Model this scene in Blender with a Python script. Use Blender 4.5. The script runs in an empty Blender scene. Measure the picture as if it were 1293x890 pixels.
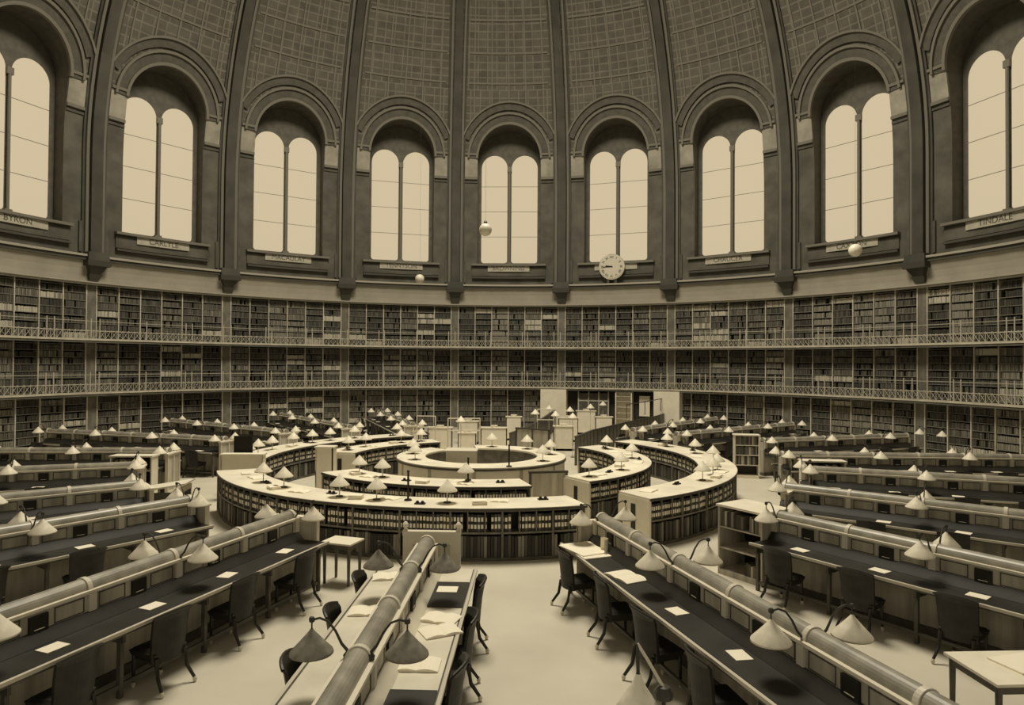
import bpy, math, random
from mathutils import Vector, Matrix
rnd = random.Random(7)
S = bpy.context.scene
COL = S.collection
PI = math.pi
def rad(d): return d * PI / 180

# ------------------------------------------------------------------ camera
CAM = (1.632, -21.468, 4.041); YAW, PITCH, ROLL = -0.0324, 0.0145, 0.0069; FPX = 863.4
cd = bpy.data.cameras.new('camera'); cam = bpy.data.objects.new('camera', cd); COL.objects.link(cam)
f = Vector((math.sin(YAW) * math.cos(PITCH), math.cos(YAW) * math.cos(PITCH), math.sin(PITCH)))
r = Vector((math.cos(YAW), -math.sin(YAW), 0)); u = r.cross(f)
r2 = math.cos(ROLL) * r + math.sin(ROLL) * u; u2 = r2.cross(f)
M4 = Matrix((r2, u2, -f)).transposed().to_4x4(); M4.translation = Vector(CAM)
cam.matrix_world = M4
cd.sensor_fit = 'HORIZONTAL'; cd.sensor_width = 36; cd.lens = FPX * 36 / 1293
cd.clip_start = 0.05; cd.clip_end = 200
S.camera = cam

# ------------------------------------------------------------------ light
w = bpy.data.worlds.new('world'); S.world = w; w.use_nodes = True
bg = w.node_tree.nodes['Background']
bg.inputs[0].default_value = (1, .92, .73, 1); bg.inputs[1].default_value = 0.4
LC = (1, .925, .74)
al = bpy.data.lights.new('lantern_daylight', 'AREA'); al.shape = 'DISK'; al.size = 11; al.energy = 9500; al.color = LC
ao = bpy.data.objects.new('lantern_daylight', al); ao.location = (0, 0, 29.5); COL.objects.link(ao)
S.view_settings.view_transform = 'Standard'; S.view_settings.look = 'None'
S.view_settings.exposure = 0.0; S.view_settings.gamma = 1; S.view_settings.use_curve_mapping = False

# ------------------------------------------------------------------ materials
MATS = {}
def mat(name, v, rough=.6, tint=(1, .92, .74), noise=0, scale=3., emit=0, spec=.3, kind=None, metal=0):
    if name in MATS: return MATS[name]
    m = bpy.data.materials.new(name); m.use_nodes = True; nt = m.node_tree; b = nt.nodes['Principled BSDF']
    c = (v * tint[0], v * tint[1], v * tint[2], 1)
    b.inputs['Base Color'].default_value = c; b.inputs['Roughness'].default_value = rough
    b.inputs['Specular IOR Level'].default_value = spec; b.inputs['Metallic'].default_value = metal
    if noise:
        tc = nt.nodes.new('ShaderNodeTexCoord'); mp = nt.nodes.new('ShaderNodeMapping')
        n = nt.nodes.new('ShaderNodeTexNoise'); n.inputs['Scale'].default_value = scale; n.inputs['Detail'].default_value = 5
        if kind == 'wood': mp.inputs['Scale'].default_value = (1, 1, .12)
        nt.links.new(tc.outputs['Object'], mp.inputs[0]); nt.links.new(mp.outputs[0], n.inputs['Vector'])
        cr = nt.nodes.new('ShaderNodeValToRGB')
        cr.color_ramp.elements[0].position = .3; cr.color_ramp.elements[1].position = .7
        lo, hi = 1 - noise, 1 + noise
        cr.color_ramp.elements[0].color = (c[0] * lo, c[1] * lo, c[2] * lo, 1)
        cr.color_ramp.elements[1].color = (c[0] * hi, c[1] * hi, c[2] * hi, 1)
        nt.links.new(n.outputs[0], cr.inputs[0]); nt.links.new(cr.outputs[0], b.inputs['Base Color'])
    if emit:
        b.inputs['Emission Color'].default_value = c; b.inputs['Emission Strength'].default_value = emit
    MATS[name] = m; return m
def brickmat(name, v, v2, mortar, sc, bw, bh):
    m = bpy.data.materials.new(name); m.use_nodes = True; nt = m.node_tree; b = nt.nodes['Principled BSDF']
    t = (1, .92, .74)
    uv = nt.nodes.new('ShaderNodeUVMap'); bk = nt.nodes.new('ShaderNodeTexBrick')
    bk.inputs['Scale'].default_value = sc; bk.inputs['Brick Width'].default_value = bw; bk.inputs['Row Height'].default_value = bh
    bk.inputs['Mortar Size'].default_value = .035; bk.offset = 0.0
    bk.inputs['Color1'].default_value = (v * t[0], v * t[1], v * t[2], 1)
    bk.inputs['Color2'].default_value = (v2 * t[0], v2 * t[1], v2 * t[2], 1)
    bk.inputs['Mortar'].default_value = (mortar * t[0], mortar * t[1], mortar * t[2], 1)
    n = nt.nodes.new('ShaderNodeTexNoise'); n.inputs['Scale'].default_value = 1.7; n.inputs['Detail'].default_value = 6
    mx = nt.nodes.new('ShaderNodeMix'); mx.data_type = 'RGBA'; mx.blend_type = 'MULTIPLY'; mx.inputs[0].default_value = .6
    nt.links.new(uv.outputs[0], bk.inputs['Vector']); nt.links.new(uv.outputs[0], n.inputs['Vector'])
    nt.links.new(bk.outputs[0], mx.inputs[6]); nt.links.new(n.outputs[0], mx.inputs[7])
    nt.links.new(mx.outputs[2], b.inputs['Base Color']); b.inputs['Roughness'].default_value = .8
    b.inputs['Specular IOR Level'].default_value = .15
    MATS[name] = m; return m
m_floor = mat('floor_linoleum', .60, .5, noise=.09, scale=.7)
m_dome = brickmat('dome_panels', .175, .14, .25, 1., .62, .42)
m_wall = mat('dark_wall', .10, .75, noise=.3, scale=1.2)
m_rib = mat('rib_paint', .065, .7, noise=.25, scale=1.)
m_ribl = mat('rib_moulding', 0.15, .7)
m_band = mat('impost_paint', 0.3, .7, noise=.25, scale=1.5)
m_arch = mat('arch_paint', 0.09, .7, noise=.2)
m_archl = mat('arch_moulding', 0.17, .6)
m_tymp = mat('tympanum', 0.11, .8, noise=.2)
m_cove = mat('cove_paint', 0.36, .7, noise=.1, scale=1.)
m_corn = mat('cornice_light', 0.36, .6)
m_cornd = mat('cornice_dark', .07, .7)
m_glass = mat('frosted_daylight_pane', .10, .7, tint=(1, .83, .55), emit=5.6, spec=0)
m_bar = mat('glazing_bar', 0.2, .6)
m_plaque = mat('plaque_paint', .42, .6, noise=.15)
m_letter = mat('plaque_letter', .10, .6)
m_upright = mat('case_upright', 0.55, .5, noise=.2, scale=2)
m_case = mat('case_wood', .16, .6, noise=.3, scale=2)
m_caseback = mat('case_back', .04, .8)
m_shelf = mat('shelf_board', .20, .6)
m_rail = mat('gallery_iron', 0.5, .5)
m_fascia = mat('gallery_fascia', .13, .6, noise=.2)
m_slab = mat('gallery_floor', .12, .7)
BK = [mat('book_a', .045, .7), mat('book_b', .075, .7), mat('book_c', .11, .7), mat('book_d', .16, .7), mat('book_e', .24, .7), mat('book_f', .50, .7)]
m_wood = mat('oak_panel', 0.46, .5, noise=.35, scale=5, kind='wood')
m_woodd = mat('oak_dark', .10, .45, noise=.3, scale=5)
m_stile = mat('pale_stile', 0.66, .5)
m_leather = mat('desk_leather', 0.028, .5, noise=.3, scale=2, spec=.25)
m_paletop = mat('pale_desk_top', 0.66, .5, noise=.12, scale=2)  # paler tone for the top and book slope of the central desk only
m_nose = mat('desk_nosing', .55, .4)
m_tube = mat('ridge_tube_metal', 0.28, .38, noise=.3, scale=4, spec=.5)
m_tubel = mat('ridge_moulding', 0.72, .4)
m_collar = mat('collar_metal', .62, .4)
m_plate = mat('dark_plate', .02, .4)
m_chair = mat('chair_leather', 0.026, .5, noise=.3, scale=8, spec=.3)
m_chairw = mat('chair_wood', .03, .4)
m_castor = mat('castor_china', .7, .3)
m_shade = mat('lamp_shade_enamel', 0.8, .45, noise=.08, scale=14)
m_shadeg = mat('lamp_shade_dull', 0.24, .5, noise=.25, scale=14)
m_arm = mat('lamp_arm_iron', .05, .4)
m_paper = mat('paper', 0.88, .6)
m_top = mat('catalogue_top', 0.8, .45, noise=.14, scale=1.5)
m_topedge = mat('catalogue_edge', .07, .5)
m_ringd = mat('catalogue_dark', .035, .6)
m_ringw = mat('catalogue_wood', .16, .5, noise=.3, scale=5)
m_vol = mat('volume_dark', 0.04, .6, noise=.3, scale=3)
m_vol2 = mat('volume_mid', 0.09, .6)
m_vol3 = mat('volume_pale', .24, .6)
m_label = mat('volume_label', 0.85, .6)
m_white = mat('white_paint', 0.78, .5, noise=.06)
m_clock = mat('clock_dial', .60, .5)
m_black = mat('black_paint', .015, .5)
m_globe = mat('opal_globe', .62, .3)
m_globeb = mat('opal_globe_bright', .85, .3)

# ------------------------------------------------------------------ mesh builder
class MB:
    def __init__(s): s.v = []; s.f = []; s.m = []; s.uv = None; s.mats = []
    def mi(s, m):
        if m not in s.mats: s.mats.append(m)
        return s.mats.index(m)
    def add(s, vs, fs, m):
        o = len(s.v); s.v += [tuple(v) for v in vs]; i = s.mi(m)
        for q in fs: s.f.append(tuple(a + o for a in q)); s.m.append(i)
    def box(s, x0, x1, y0, y1, z0, z1, m, M=None):
        vs = [Vector((x, y, z)) for x in (x0, x1) for y in (y0, y1) for z in (z0, z1)]
        if M is not None: vs = [M @ v for v in vs]
        s.add(vs, [(0, 1, 3, 2), (4, 6, 7, 5), (0, 4, 5, 1), (2, 3, 7, 6), (0, 2, 6, 4), (1, 5, 7, 3)], m); return s
    def taper(s, c0, h0, c1, h1, m):      # frustum between two rectangles: centre, half sizes (x,y)
        vs = []
        for c, h in ((c0, h0), (c1, h1)):
            for a, b in ((-1, -1), (1, -1), (1, 1), (-1, 1)): vs.append((c[0] + a * h[0], c[1] + b * h[1], c[2]))
        s.add(vs, [(3, 2, 1, 0), (4, 5, 6, 7), (0, 1, 5, 4), (1, 2, 6, 5), (2, 3, 7, 6), (3, 0, 4, 7)], m); return s
    def polar(s, r0, r1, a0, a1, z0, z1, m, n=None):     # near-angle degrees
        if n is None: n = max(1, int(abs(a1 - a0) / 2.5))
        vs = []
        for i in range(n + 1):
            a = rad(a0 + (a1 - a0) * i / n)
            for rr, z in ((r0, z0), (r1, z0), (r1, z1), (r0, z1)): vs.append((rr * math.sin(a), -rr * math.cos(a), z))
        fs = [(0, 1, 2, 3), tuple(4 * n + k for k in (3, 2, 1, 0))]
        for i in range(n):
            for k in range(4):
                k2 = (k + 1) % 4; fs.append((4 * i + k, 4 * i + 4 + k, 4 * i + 4 + k2, 4 * i + k2))
        s.add(vs, fs, m); return s
    def tube(s, pts, rs, m, n=8, cap=True):
        pts = [Vector(p) for p in pts]
        if not isinstance(rs, (list, tuple)): rs = [rs] * len(pts)
        vs = []
        for i, p in enumerate(pts):
            d = (pts[min(i + 1, len(pts) - 1)] - pts[max(i - 1, 0)]).normalized()
            up = Vector((0, 0, 1)) if abs(d.z) < .95 else Vector((1, 0, 0))
            a = d.cross(up).normalized(); b = d.cross(a)
            for k in range(n):
                t = 2 * PI * k / n; vs.append(p + rs[i] * (math.cos(t) * a + math.sin(t) * b))
        fs = []
        for i in range(len(pts) - 1):
            for k in range(n): fs.append((i * n + k, i * n + (k + 1) % n, (i + 1) * n + (k + 1) % n, (i + 1) * n + k))
        if cap: fs.append(tuple(range(n))); fs.append(tuple((len(pts) - 1) * n + k for k in reversed(range(n))))
        s.add(vs, fs, m); return s
    def lathe(s, prof, m, c=(0, 0, 0), n=20):
        vs = []; 
        for rr, z in prof:
            for k in range(n):
                t = 2 * PI * k / n; vs.append((c[0] + rr * math.cos(t), c[1] + rr * math.sin(t), c[2] + z))
        fs = []
        for i in range(len(prof) - 1):
            for k in range(n): fs.append((i * n + k, i * n + (k + 1) % n, (i + 1) * n + (k + 1) % n, (i + 1) * n + k))
        s.add(vs, fs, m); return s
    def build(s, name, parent=None, smooth=False):
        me = bpy.data.meshes.new(name); me.from_pydata(s.v, [], s.f)
        for m in s.mats: me.materials.append(m)
        me.polygons.foreach_set('material_index', s.m)
        if smooth: me.polygons.foreach_set('use_smooth', [True] * len(s.f))
        if s.uv:
            l = me.uv_layers.new(name='UVMap')
            for lp in me.loops: l.data[lp.index].uv = s.uv[lp.vertex_index]
        me.update()
        o = bpy.data.objects.new(name, me); COL.objects.link(o)
        if parent: o.parent = parent
        return o
def tag(o, label=None, cat=None, group=None, kind=None):
    if label: o['label'] = label
    if cat: o['category'] = cat
    if group: o['group'] = group
    if kind: o['kind'] = kind
    return o
def empty(name, loc=(0, 0, 0), rz=0):
    o = bpy.data.objects.new(name, None); o.location = loc; o.rotation_euler = (0, 0, rz); o.empty_display_size = .2
    COL.objects.link(o); return o
KIDS = {}
def kids(o):
    if o.name not in KIDS: KIDS[o.name] = [c for c in o.children]
    return KIDS[o.name]
def copy_tree(o, parent=None):
    c = o.copy(); COL.objects.link(c)
    if parent: c.parent = parent
    for ch in kids(o): copy_tree(ch, c)
    return c
def pol(rr, a, z=0): a = rad(a); return Vector((rr * math.sin(a), -rr * math.cos(a), z))
ORD = ['first', 'second', 'third', 'fourth', 'fifth', 'sixth', 'seventh', 'eighth', 'ninth', 'tenth', 'eleventh', 'twelfth']
def ordn(n):
    T = ['', 'tenth', 'twentieth', 'thirtieth', 'fortieth']; P_ = ['', '', 'twenty', 'thirty', 'forty']
    if n <= 12: return ORD[n - 1]
    if n < 20: return ['thirteenth', 'fourteenth', 'fifteenth', 'sixteenth', 'seventeenth', 'eighteenth', 'nineteenth'][n - 13]
    return T[n // 10] if n % 10 == 0 else P_[n // 10] + '-' + ORD[n % 10 - 1]
def struct(o): o['kind'] = 'structure'; return o

# ------------------------------------------------------------------ room shell
R = 21.3; ZS = 13.5
RHO = 18.0
def Rp(z): return R if z < ZS else R - RHO + math.sqrt(max(RHO ** 2 - (z - ZS) ** 2, .01))
b = MB(); N = 96
vs = [(0, 0, 0)] + [(23.2 * math.sin(2 * PI * k / N), 23.2 * math.cos(2 * PI * k / N), 0) for k in range(N)]
vs += [(v[0], v[1], -.3) for v in vs]
fs = [(0, 1 + (k + 1) % N, 1 + k) for k in range(N)] + [(N + 1, N + 2 + k, N + 2 + (k + 1) % N) for k in range(N)] + [(1 + k, 1 + (k + 1) % N, N + 2 + (k + 1) % N, N + 2 + k) for k in range(N)]
b.add(vs, fs, m_floor); struct(b.build('floor'))

A_OP, Z_SILL, Z_SP, U_B, Z_T0, Z_T1 = 1.98, 10.2, 16.72, 3.346, 8.88, 20.6
def sp(kc, uu, z, dr=0):      # far-index bay centre angle, arc offset, height -> point on the shell
    a = rad(18 * kc) + uu / R; q = Rp(z) + dr
    return (q * math.sin(a), q * math.cos(a), z)
def wall_bay(bl, k, m):
    uvs = []
    def grid(P, nu, nz):
        vs = []
        for i in range(nu + 1):
            for j in range(nz + 1):
                uu, z = P(i / nu, j / nz); vs.append(sp(k, uu, z)); uvs.append((uu, z))
        fs = [(i * (nz + 1) + j, (i + 1) * (nz + 1) + j, (i + 1) * (nz + 1) + j + 1, i * (nz + 1) + j + 1) for i in range(nu) for j in range(nz)]
        return vs, fs
    for s in (-1, 1):
        bl.add(*grid(lambda i, j: (s * (A_OP + (U_B - A_OP) * i), Z_T0 + (Z_SP - Z_T0) * j), 4, 16), m[0])
    bl.add(*grid(lambda i, j: (-A_OP + 2 * A_OP * i, Z_T0 + (Z_SILL - Z_T0) * j), 6, 3), m[0])
    H = Z_T1 - Z_SP; tc = math.atan2(H, U_B)
    ts = sorted(set([PI * i / 24 for i in range(25)] + [tc, PI - tc])); n = len(ts)
    def P(i, j):
        t = ts[int(round(i * (n - 1)))]; c, s_ = math.cos(t), math.sin(t)
        d = min(U_B / abs(c) if abs(c) > 1e-6 else 1e9, H / s_ if s_ > 1e-6 else 1e9)
        q = A_OP + (d - A_OP) * j; return q * c, Z_SP + q * s_
    bl.add(*grid(P, n - 1, 5), m[1])
    # reveal
    out = [(-A_OP, Z_SILL + (Z_SP - Z_SILL) * j / 12) for j in range(13)] + [(-A_OP * math.cos(PI * i / 24), Z_SP + A_OP * math.sin(PI * i / 24)) for i in range(1, 24)] + [(A_OP, Z_SP - (Z_SP - Z_SILL) * j / 12) for j in range(13)]
    vs = []
    for uu, z in out:
        a = rad(18 * k) + uu / R
        vs.append(sp(k, uu, z)); vs.append((21.98 * math.sin(a), 21.98 * math.cos(a), z)); uvs.append((uu, z)); uvs.append((uu, z))
    nn = len(out); bl.add(vs, [(2 * i, 2 * ((i + 1) % nn), 2 * ((i + 1) % nn) + 1, 2 * i + 1) for i in range(nn)], m_arch)
    return uvs
names = {'wall_far': [-1, 0, 1], 'wall_left': list(range(-6, -1)), 'wall_right': list(range(2, 7)), 'wall_near': list(range(7, 14))}
for nm, ks in names.items():
    b = MB(); uv = []
    for k in ks: uv += wall_bay(b, k, (m_wall, m_dome))
    # lower wall behind bookcases / plain wall by the near side
    for k in ks:
        if k in (9, 10, 11): continue
        a0, a1 = 180 - 18 * (k - .5), 180 - 18 * (k + .5)
        n0 = len(b.v); b.polar(21.72, 21.9, a0, a1, 0, 8.9, m_wall, 6); uv += [(0, 0)] * (len(b.v) - n0)
    b.uv = uv; struct(b.build(nm, smooth=False))
# dome above the windows
b = MB(); uv = []; vs = []; NA, NZ = 120, 22
for i in range(NA + 1):
    for j in range(NZ + 1):
        t = math.asin((Z_T1 - ZS) / RHO) + (rad(81) - math.asin((Z_T1 - ZS) / RHO)) * j / NZ
        a = 2 * PI * i / NA; q = R - RHO + RHO * math.cos(t); vs.append((q * math.sin(a), q * math.cos(a), ZS + RHO * math.sin(t))); uv.append((a * R + U_B, t * RHO))
b.add(vs, [(i * (NZ + 1) + j, i * (NZ + 1) + j + 1, (i + 1) * (NZ + 1) + j + 1, (i + 1) * (NZ + 1) + j) for i in range(NA) for j in range(NZ)], m_dome)
b.uv = uv; struct(b.build('ceiling', smooth=True))

def sweep(bl, kc, pts, w0, dr0, dr1, m):   # strip following shell: pts list of (u,z) centreline, half width w0
    vs = []; n = len(pts)
    for i, (uu, z) in enumerate(pts):
        a, c = pts[max(i - 1, 0)], pts[min(i + 1, n - 1)]
        du, dz = c[0] - a[0], c[1] - a[1]; L = math.hypot(du, dz); nu, nz = -dz / L, du / L
        for s, d in ((-1, dr0), (-1, dr1), (1, dr1), (1, dr0)):
            vs.append(sp(kc, uu + nu * w0 * s, z + nz * w0 * s, -d))
    fs = [(0, 1, 2, 3), tuple(4 * (n - 1) + q for q in (3, 2, 1, 0))]
    for i in range(n - 1):
        for q in range(3): fs.append((4 * i + q, 4 * i + q + 1, 4 * i + 5 + q, 4 * i + 4 + q))
    bl.add(vs, fs, m)
tn = [0]
def trim(bl, smooth=False):
    tn[0] += 1; return struct(bl.build('trim_%d' % tn[0], smooth=smooth))
VIS = range(-5, 6)
for k in range(-6, 6):      # ribs between bays
    kc = k + .5; b = MB()
    def line(z0, z1, u0, n=26):
        out = []
        for j in range(n + 1):
            z = z0 + (z1 - z0) * j / n; sc = Rp(z) / R
            out.append((u0 / sc, z))
        return out
    sweep(b, kc, line(8.8, 29, 0), .26, 0, .34, m_rib)
    sweep(b, kc, line(8.8, 29, -.37), .07, 0, .2, m_ribl)
    sweep(b, kc, line(8.8, 29, .37), .07, 0, .2, m_ribl)
    sweep(b, kc, line(8.8, 29, -.50), .05, 0, .1, m_rib)
    sweep(b, kc, line(8.8, 29, .50), .05, 0, .1, m_rib)
    trim(b)
    b = MB()                # bracket under the rib
    a = rad(18 * kc); M = Matrix(((math.cos(a), math.sin(a), 0, 0), (-math.sin(a), math.cos(a), 0, 0), (0, 0, 1, 0), (0, 0, 0, 1)))
    def fr(z0, w0, d0, z1, w1, d1, m):
        vs = [M @ Vector((sx * ww, R - dd, z)) for z, ww, dd in ((z0, w0, d0), (z1, w1, d1)) for sx, dd in ((-1, -.1), (1, -.1), (1, d0 if z == z0 else d1), (-1, d0 if z == z0 else d1))]
        b.add(vs, [(3, 2, 1, 0), (4, 5, 6, 7), (0, 1, 5, 4), (1, 2, 6, 5), (2, 3, 7, 6), (3, 0, 4, 7)], m)
    fr(7.72, .22, .2, 8.0, .30, .34, m_cornd); fr(8.0, .24, .3, 8.35, .40, .55, m_rib); fr(8.35, .52, .62, 8.6, .56, .68, m_cornd); fr(8.6, .5, .6, 8.98, .46, .56, m_rib)
    trim(b)
for k in VIS:               # arches, impost bands, dome panel strips and the panel under each window
    b = MB()
    def arc(q, t0, t1, n=28): return [(q * math.cos(t0 + (t1 - t0) * i / n), Z_SP + q * math.sin(t0 + (t1 - t0) * i / n)) for i in range(n + 1)]
    def jamb(q): return [(q, Z_SILL + (Z_SP - Z_SILL) * j / 10) for j in range(10)]
    sweep(b, k, arc(A_OP + .06, 0, PI), .07, 0, .16, m_archl)
    sweep(b, k, arc(A_OP + .34, 0, PI), .20, 0, .10, m_arch)
    sweep(b, k, arc(A_OP + .60, 0, PI), .06, 0, .20, m_archl)
    sweep(b, k, arc(A_OP + 1.0, rad(22), PI - rad(22)), .2, 0, .10, m_arch)
    sweep(b, k, arc(A_OP + 1.22, rad(24), PI - rad(24)), .05, 0, .2, m_archl)
    trim(b)
    b = MB()
    for s in (-1, 1):
        n = 6; zc = 16.25
        for (z0, hw, d, m) in ((16.22, .66, .05, m_band), (16.95, .06, .16, m_archl), (15.52, .07, .12, m_archl), (15.3, .05, .06, m_arch)):
            pts = [(s * (A_OP + .02 + (U_B - .58 - A_OP) * i / n), z0) for i in range(n + 1)]
            sweep(b, k, pts, hw, 0, d, m)
    trim(b)
    b = MB()
    for uu in (-2.25, -1.1, 0, 1.1, 2.25):
        z0 = 19.9 if abs(uu) < .1 else (19.6 if abs(uu) < 2 else 18.9)
        pts = [(uu, z0 + (29 - z0) * i / 12) for i in range(13)]
        sweep(b, k, pts, .04, 0, .05, m_archl)
    for z in (20.9, 22.4, 23.9, 25.4):
        sweep(b, k, [(-2.6 + 5.2 * i / 8, z) for i in range(9)], .045, 0, .06, m_archl)
    trim(b)
    b = MB()                # base panel below the window
    for (z0, hw, d, m, ww) in ((10.12, .06, .26, m_archl, 2.35), (9.32, .05, .2, m_cornd, 2.3), (9.70, .28, .07, m_wall, 2.3)):
        sweep(b, k, [(-ww + 2 * ww * i / 8, z0) for i in range(9)], hw, 0, d, m)
    for s in (-1, 1): sweep(b, k, [(s * 2.75, 9.0 + 1.4 * i / 4) for i in range(5)], .06, 0, .1, m_arch)
    trim(b)
# cornice, cove
b = MB(); b.polar(20.92, 21.4, 180 - 18 * 6.5, 180 + 18 * 6.5, 8.6, 8.76, m_cornd, 60); b.polar(20.84, 21.4, 180 - 117, 180 + 117, 8.76, 8.86, m_corn, 60); trim(b)
b = MB(); vs = []; n = 78
prof = [(21.22, 7.62), (21.2, 7.9), (21.15, 8.2), (21.02, 8.6), (21.9, 8.6), (21.9, 7.62)]
for i in range(n + 1):
    a = rad(180 - 117 + 234 * i / n)
    for q, z in prof: vs.append((q * math.sin(a), -q * math.cos(a), z))
L = len(prof)
b.add(vs, [(L * i + j, L * i + (j + 1) % L, L * i + L + (j + 1) % L, L * i + L + j) for i in range(n) for j in range(L)], m_cove); trim(b)
b = MB(); b.polar(21.05, 21.6, 63, 297, 7.50, 7.58, m_corn, 78); b.polar(20.98, 21.5, 63, 297, 7.58, 7.63, m_corn, 78); trim(b)

# ------------------------------------------------------------------ windows
def text_mesh(name, body, size, parent, M, m):
    cu = bpy.data.curves.new('t', 'FONT'); cu.body = body; cu.size = size; cu.align_x = 'CENTER'; cu.align_y = 'CENTER'; cu.extrude = .006
    o = bpy.data.objects.new('t', cu); COL.objects.link(o)
    dg = bpy.context.evaluated_depsgraph_get(); me = bpy.data.meshes.new_from_object(o.evaluated_get(dg))
    bpy.data.objects.remove(o); me.transform(M); me.materials.clear(); me.materials.append(m)
    q = bpy.data.objects.new(name, me); COL.objects.link(q); q.parent = parent; return q
PLQ = {-4: 'BYRON', -3: 'CARLYLE', -2: 'MACAULAY', -1: 'TENNYSON', 0: 'BROWNING', 1: '', 2: 'CHAUCER', 3: 'CAXTON', 4: 'TINDALE'}
def bayM(k, q, z=0):        # local: x right (as seen), y outward, z up
    a = rad(18 * k)
    return Matrix(((math.cos(a), math.sin(a), 0, q * math.sin(a)), (-math.sin(a), math.cos(a), 0, q * math.cos(a)), (0, 0, 1, z), (0, 0, 0, 1)))
def pane_outline(x0, x1, z0, zs):
    c = (x0 + x1) / 2; a = (x1 - x0) / 2; rr = .16; out = []
    for i in range(5): t = PI + PI / 2 * i / 4; out.append((x0 + rr + rr * math.cos(t), z0 + rr + rr * math.sin(t)))
    for i in range(5): t = 1.5 * PI + PI / 2 * i / 4; out.append((x1 - rr + rr * math.cos(t), z0 + rr + rr * math.sin(t)))
    for i in range(17): t = PI * i / 16; out.append((c + a * math.cos(t), zs + a * math.sin(t)))
    return out
proto = None
wi = 0
for k in list(range(-9, 11)):
    wi += 1
    if proto is None:
        e = empty('window_%d' % wi); fb = MB()
        fb.box(-2.5, 2.5, .0, .12, 9.9, 19.1, m_tymp)
        fb.box(-2.3, 2.3, -.2, 0, 10.08, 10.24, m_arch)
        fb.build('frame', e)
        mb_ = MB(); mb_.tube([(0, -.09, 10.2), (0, -.09, 16.3)], .07, m_archl, 10); mb_.box(-.14, .14, -.16, 0, 16.15, 16.45, m_archl); mb_.box(-.16, .16, -.17, 0, 10.2, 10.4, m_archl)
        mb_.build('mullion', e)
        for x0, x1 in ((-1.78, -.13), (.13, 1.78)):
            pb = MB(); o = pane_outline(x0, x1, 10.34, 16.37); n = len(o)
            pb.add([(x, -.02, z) for x, z in o] + [(x, .02, z) for x, z in o], [tuple(range(n))] + [(i, (i + 1) % n, n + (i + 1) % n, n + i) for i in range(n)], m_glass)
            pb.build('pane', e)
            gb = MB()
            for z in (12.0, 13.6, 15.2): gb.box(x0, x1, -.035, -.02, z, z + .025, m_bar)
            gb.build('glazing_bar', e)
        proto = e
    else:
        e = copy_tree(proto); e.name = 'window_%d' % wi
    e.matrix_world = bayM(k, 21.9); struct(e)
for k, nm in PLQ.items():
    a = rad(18 * k); q = 21.3 - .13
    e = empty('name_plaque', (q * math.sin(a), q * math.cos(a), 9.9), -a)
    pb = MB(); pb.box(-1.3, 1.3, -.03, .05, -.19, .19, m_plaque); pb.build('board', e)
    if nm: text_mesh('lettering', nm, .36, e, Matrix.Translation((0, -.035, 0)) @ Matrix.Rotation(PI / 2, 4, 'X'), m_letter)
    tag(e, ('pale painted plaque lettered %s on the wall under a tall window' % nm) if nm else 'blank pale plaque behind the round clock under a window', 'plaque', 'name plaques under the windows')

# ------------------------------------------------------------------ galleries
def gallery(name, z, lab):
    e = empty(name, (0, 0, 0)); a0, a1 = 180 - 18 * 5.5, 180 + 18 * 5.5
    b = MB(); b.polar(20.62, 21.7, a0, a1, z - .06, z, m_slab, 66); b.build('floor_slab', e)
    b = MB(); b.polar(20.58, 20.64, a0, a1, z - .12, z + .03, m_fascia, 66); b.polar(20.54, 20.62, a0, a1, z - .02, z + .04, m_upright, 66); b.build('fascia', e)
    for k in VIS:
        c = 180 - 18 * k; b = MB(); h0, h1 = z + .07, z + .46
        for zz, t in ((z + .06, .014), (z + .42, .016), (z + .86, .01)): b.polar(20.60, 20.63, c - 9, c + 9, zz - t, zz + t, m_rail, 6)
        n = 24
        for i in range(n):
            x0, x1 = c - 9 + 18 * i / n, c - 9 + 18 * (i + 1) / n
            b.tube([pol(20.615, x0, h0), pol(20.615, x1, h1)], .011, m_rail, 4, False)
            b.tube([pol(20.615, x0, h1), pol(20.615, x1, h0)], .011, m_rail, 4, False)
            b.tube([pol(20.615, x0, z), pol(20.615, x0, z + .46)], .014, m_rail, 4, False)
        b.build('railing', e)
        for da in (-9, -7.9, -3.4, -2.5, 2.9, 3.8):
            b = MB(); p = pol(20.6, c + da, 0); b.tube([p + Vector((0, 0, z)), p + Vector((0, 0, z + .98))], .026, m_rail, 6); b.build('rail_post', e)
    tag(e, lab, 'gallery')
gallery('upper_gallery', 4.93, 'upper iron gallery walkway with pierced railing round the curved book wall')
gallery('lower_gallery', 2.49, 'lower iron gallery walkway with pierced railing just above the ground floor bookcases')

# ------------------------------------------------------------------ wall bookcases + books
tiers = [('ground-floor', .0, 2.38, 21.12), ('middle-tier', 2.52, 4.82, 21.3), ('top-tier', 4.96, 7.5, 21.3)]
books_rest = MB(); indiv = []
def where(k):
    if k == 0: return 'under the window straight ahead'
    if k == 1: return 'under the clock window'
    n = abs(k) if k < 0 else k - 1
    return '%s bay %s' % (ORD[n - 1], 'left of the window straight ahead' if k < 0 else 'right of the clock')
UN = 5.58 / 6
def add_book(bl, rr, a0, a1, z0, z1, m, dep=.2):
    b0 = pol(rr, a0, z0); b1 = pol(rr, a1, z0); c1 = pol(rr + dep, a1, z0); c0 = pol(rr + dep, a0, z0); h = Vector((0, 0, z1 - z0))
    bl.add([b0, b1, c1, c0, b0 + h, b1 + h, c1 + h, c0 + h], [(0, 1, 5, 4), (4, 5, 6, 7), (1, 2, 6, 5), (3, 0, 4, 7)], m)
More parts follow.
